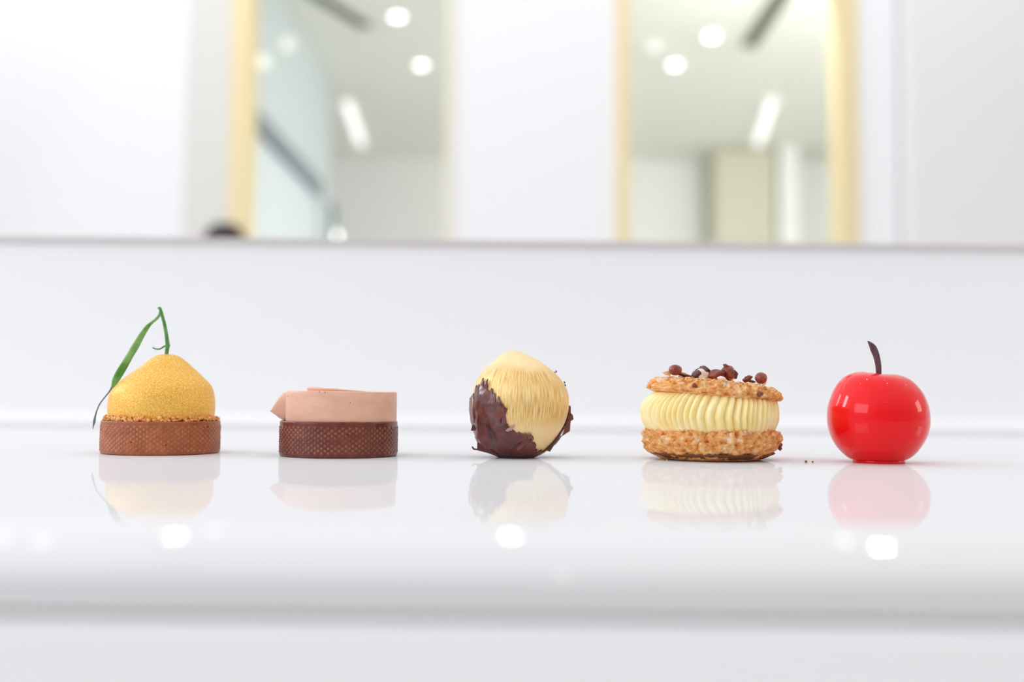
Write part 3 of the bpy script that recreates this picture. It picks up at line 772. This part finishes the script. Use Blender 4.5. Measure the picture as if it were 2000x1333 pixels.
# sticky caramel bits on the biscuits
for k, (x, y, r_, yy) in enumerate(((1665, 1065, 5.5, -12), (1668, 1098, 4.0, -12), (1312, 490, 5.5, -116), (635, 410, 4.5, -110), (1545, 530, 4, -70))):
    nutty('caramel_bit', x, y, r_, 'nut', yy, 30 + k, (1, .9, 1.1), .3, .3, 2)
tagg = 'tiny crumbs on the worktop'
for k, (x, y, r_, lab) in enumerate(((.1715, .598, .0008, 'tiny dark crumb nearest the biscuit sandwich on the worktop'),
                                    (.1755, .5985, .0006, 'tiny dark crumb between the biscuit sandwich and the red cherry cake'),
                                    (.0915, .603, .0005, 'tiny pale crumb left of the biscuit sandwich on the worktop'))):
    bm = bmesh.new(); lump(bm, (0, 0, r_ * .7), r_, 1, k, .2, sub=2)
    o = link_mesh('crumb', bm, M['bottom_crust' if k < 2 else 'biscuit'], None, loc=(x, y, ZT)); tag(o, lab, 'crumb', tagg)

# ------------------------------------------------------------------ glossy red cherry cake
s = .61 / 2000
t = thing('cherry_cake', (.2160, .605, ZT), 'glossy red cherry shaped cake with a curved dark chocolate stem', 'cake'); t.scale = (.942, .942, .98)
cxp = 1711.5
def cx_(x): return x / 4.7615 + 1580 - cxp
def cz_(y): return 902.8 - (y / 4.7615 + 640)
ck = [(cz_(y), cx_(a), cx_(b)) for y, a, b in ((1228, 385, 850), (1215, 350, 895), (1190, 315, 935), (1150, 272, 980), (1090, 222, 1026), (1010, 180, 1072), (920, 155, 1100), (830, 148, 1106), (740, 155, 1096),
      (660, 178, 1072), (590, 208, 1038), (530, 245, 992), (480, 292, 940), (445, 345, 880), (425, 405, 815), (418, 455, 765))]
bm = bmesh.new()
keys = ck
rs = []
NS = 200
def crim(p, a, r_):
    # slow waviness of the shoulders: raised at the left, low notch at the stem
    w = max(0, (p.z - 118) / 50)
    p.z += w * (1.7 * -math.cos(a) + 1.2 * math.cos(2 * a))
    return p * s
for z, xl, xr in curve_rows(keys, 110):
    cx, r_ = (xl + xr) / 2, (xr - xl) / 2
    rs.append([crim(Vector((cx + r_ * math.cos(2*PI*i/NS), r_ * math.sin(2*PI*i/NS), z)), 2*PI*i/NS, r_) for i in range(NS)])
cx, r0 = (keys[-1][1] + keys[-1][2]) / 2, (keys[-1][2] - keys[-1][1]) / 2
z0 = keys[-1][0]
for k in range(1, 22):
    u = k / 21; r_ = r0 * (1 - u) + .3 * u
    z = z0 + 1.3 * math.sin(min(1, u * 3) * PI) * .6 - 17 * (u ** 1.7)
    rs.append([crim(Vector((cx + 2 * u + r_ * math.cos(2*PI*i/NS), r_ * math.sin(2*PI*i/NS), z)), 2*PI*i/NS, r_) for i in range(NS)])
rings(bm, rs)
link_mesh('glazed_body', bm, M['red'], t)
bm = bmesh.new()
loft_round(bm, [(0.1, -48, 50), (.6, -50, 52), (4, -50.5, 52.5), (7, -49, 51)], s, 96, 10)
q = link_mesh('foot_disc', bm, M['red'], t)
bm = bmesh.new()
kk = [(640, 470, 24), (640, 430, 25), (636, 340, 28), (618, 250, 31), (592, 185, 33), (572, 152, 24), (545, 122, 10), (532, 113, 2)]
rs = []
rows = curve_rows([(cx_(a), cz_(b), w / 4.76) for a, b, w in kk], 40)
for i, (x, z, w) in enumerate(rows):
    x2, z2 = rows[min(i + 1, 39)][:2]; x1, z1 = rows[max(i - 1, 0)][:2]
    tt = Vector((x2 - x1, 0, z2 - z1)).normalized(); sd = Vector((tt.z, 0, -tt.x))
    ring = []
    for k in range(16):
        a = 2 * PI * k / 16
        sq = lambda v: math.copysign(abs(v) ** .55, v)
        ring.append((Vector((x, 0, z)) + sd * w * sq(math.cos(a)) + Vector((0, 1, 0)) * min(4, w + .3) * .8 * sq(math.sin(a))) * s)
    rs.append(ring)
rings(bm, rs)
link_mesh('stem', bm, M['cherry_stem'], t)

# ------------------------------------------------------------------ person far behind the upstand: only the hair shows
t = thing('person', (-1.105, 3.9, 0), 'person with dark brown hair, only the crown showing above the upstand beside the gold jamb', 'person')
def skin_mesh(name, verts, edges, radii, m, parent):
    me = bpy.data.meshes.new(name); me.from_pydata(verts, edges, [])
    o = bpy.data.objects.new(name, me); COL.objects.link(o); o.parent = parent
    sk = o.modifiers.new('skin', 'SKIN'); sb = o.modifiers.new('sub', 'SUBSURF'); sb.levels = 2; sb.render_levels = 2
    for v, r_ in zip(me.skin_vertices[0].data, radii): v.radius = (r_[0], r_[1]) if isinstance(r_, tuple) else (r_, r_)
    me.skin_vertices[0].data[0].use_root = True
    me.materials.append(m)
    return o
V = [(0, 0, .84), (0, 0, 1.0), (0, 0, 1.18), (0, 0, 1.30), (0, 0, 1.37), (0, -.005, 1.42), (0, -.015, 1.49), (0, -.01, 1.545)]
E = [(i, i + 1) for i in range(7)]
Rr = [(.15, .11), (.13, .1), (.15, .11), (.13, .09), (.055, .055), (.05, .05), (.072, .085), (.066, .08)]
for sx in (-1, 1):
    b = len(V)
    V += [(sx * .17, 0, 1.30), (sx * .21, .01, 1.05), (sx * .20, -.06, .83), (sx * .19, -.09, .74)]; Rr += [.055, .042, .032, .03]
    E += [(3, b), (b, b + 1), (b + 1, b + 2), (b + 2, b + 3)]
    b = len(V)
    V += [(sx * .09, 0, .78), (sx * .10, -.01, .45), (sx * .10, .01, .09), (sx * .11, -.12, .05)]; Rr += [.085, .058, .042, .04]
    E += [(0, b), (b, b + 1), (b + 1, b + 2), (b + 2, b + 3)]
skin_mesh('body', V, E, Rr, M['skin'], t)
bm = bmesh.new()
loft_round(bm, [(1.12, -.20, .20), (1.2, -.205, .205), (1.3, -.2, .2), (1.345, -.13, .13), (1.375, -.075, .075)], 1, 40, 20, lambda p, a, r_, z, cx: Vector((p.x, p.y * .62, p.z)))
loft_round(bm, [(.80, -.18, .18), (1.0, -.165, .165), (1.12, -.198, .198)], 1, 40, 12, lambda p, a, r_, z, cx: Vector((p.x, p.y * .68, p.z)))
link_mesh('shirt', bm, M['shirt'], t)
bm = bmesh.new()
lump(bm, (0, .012, 1.50), .098, 1, 3, .03, (.90, 1.02, 1.06), sub=4)
link_mesh('hair', bm, M['hair'], t)
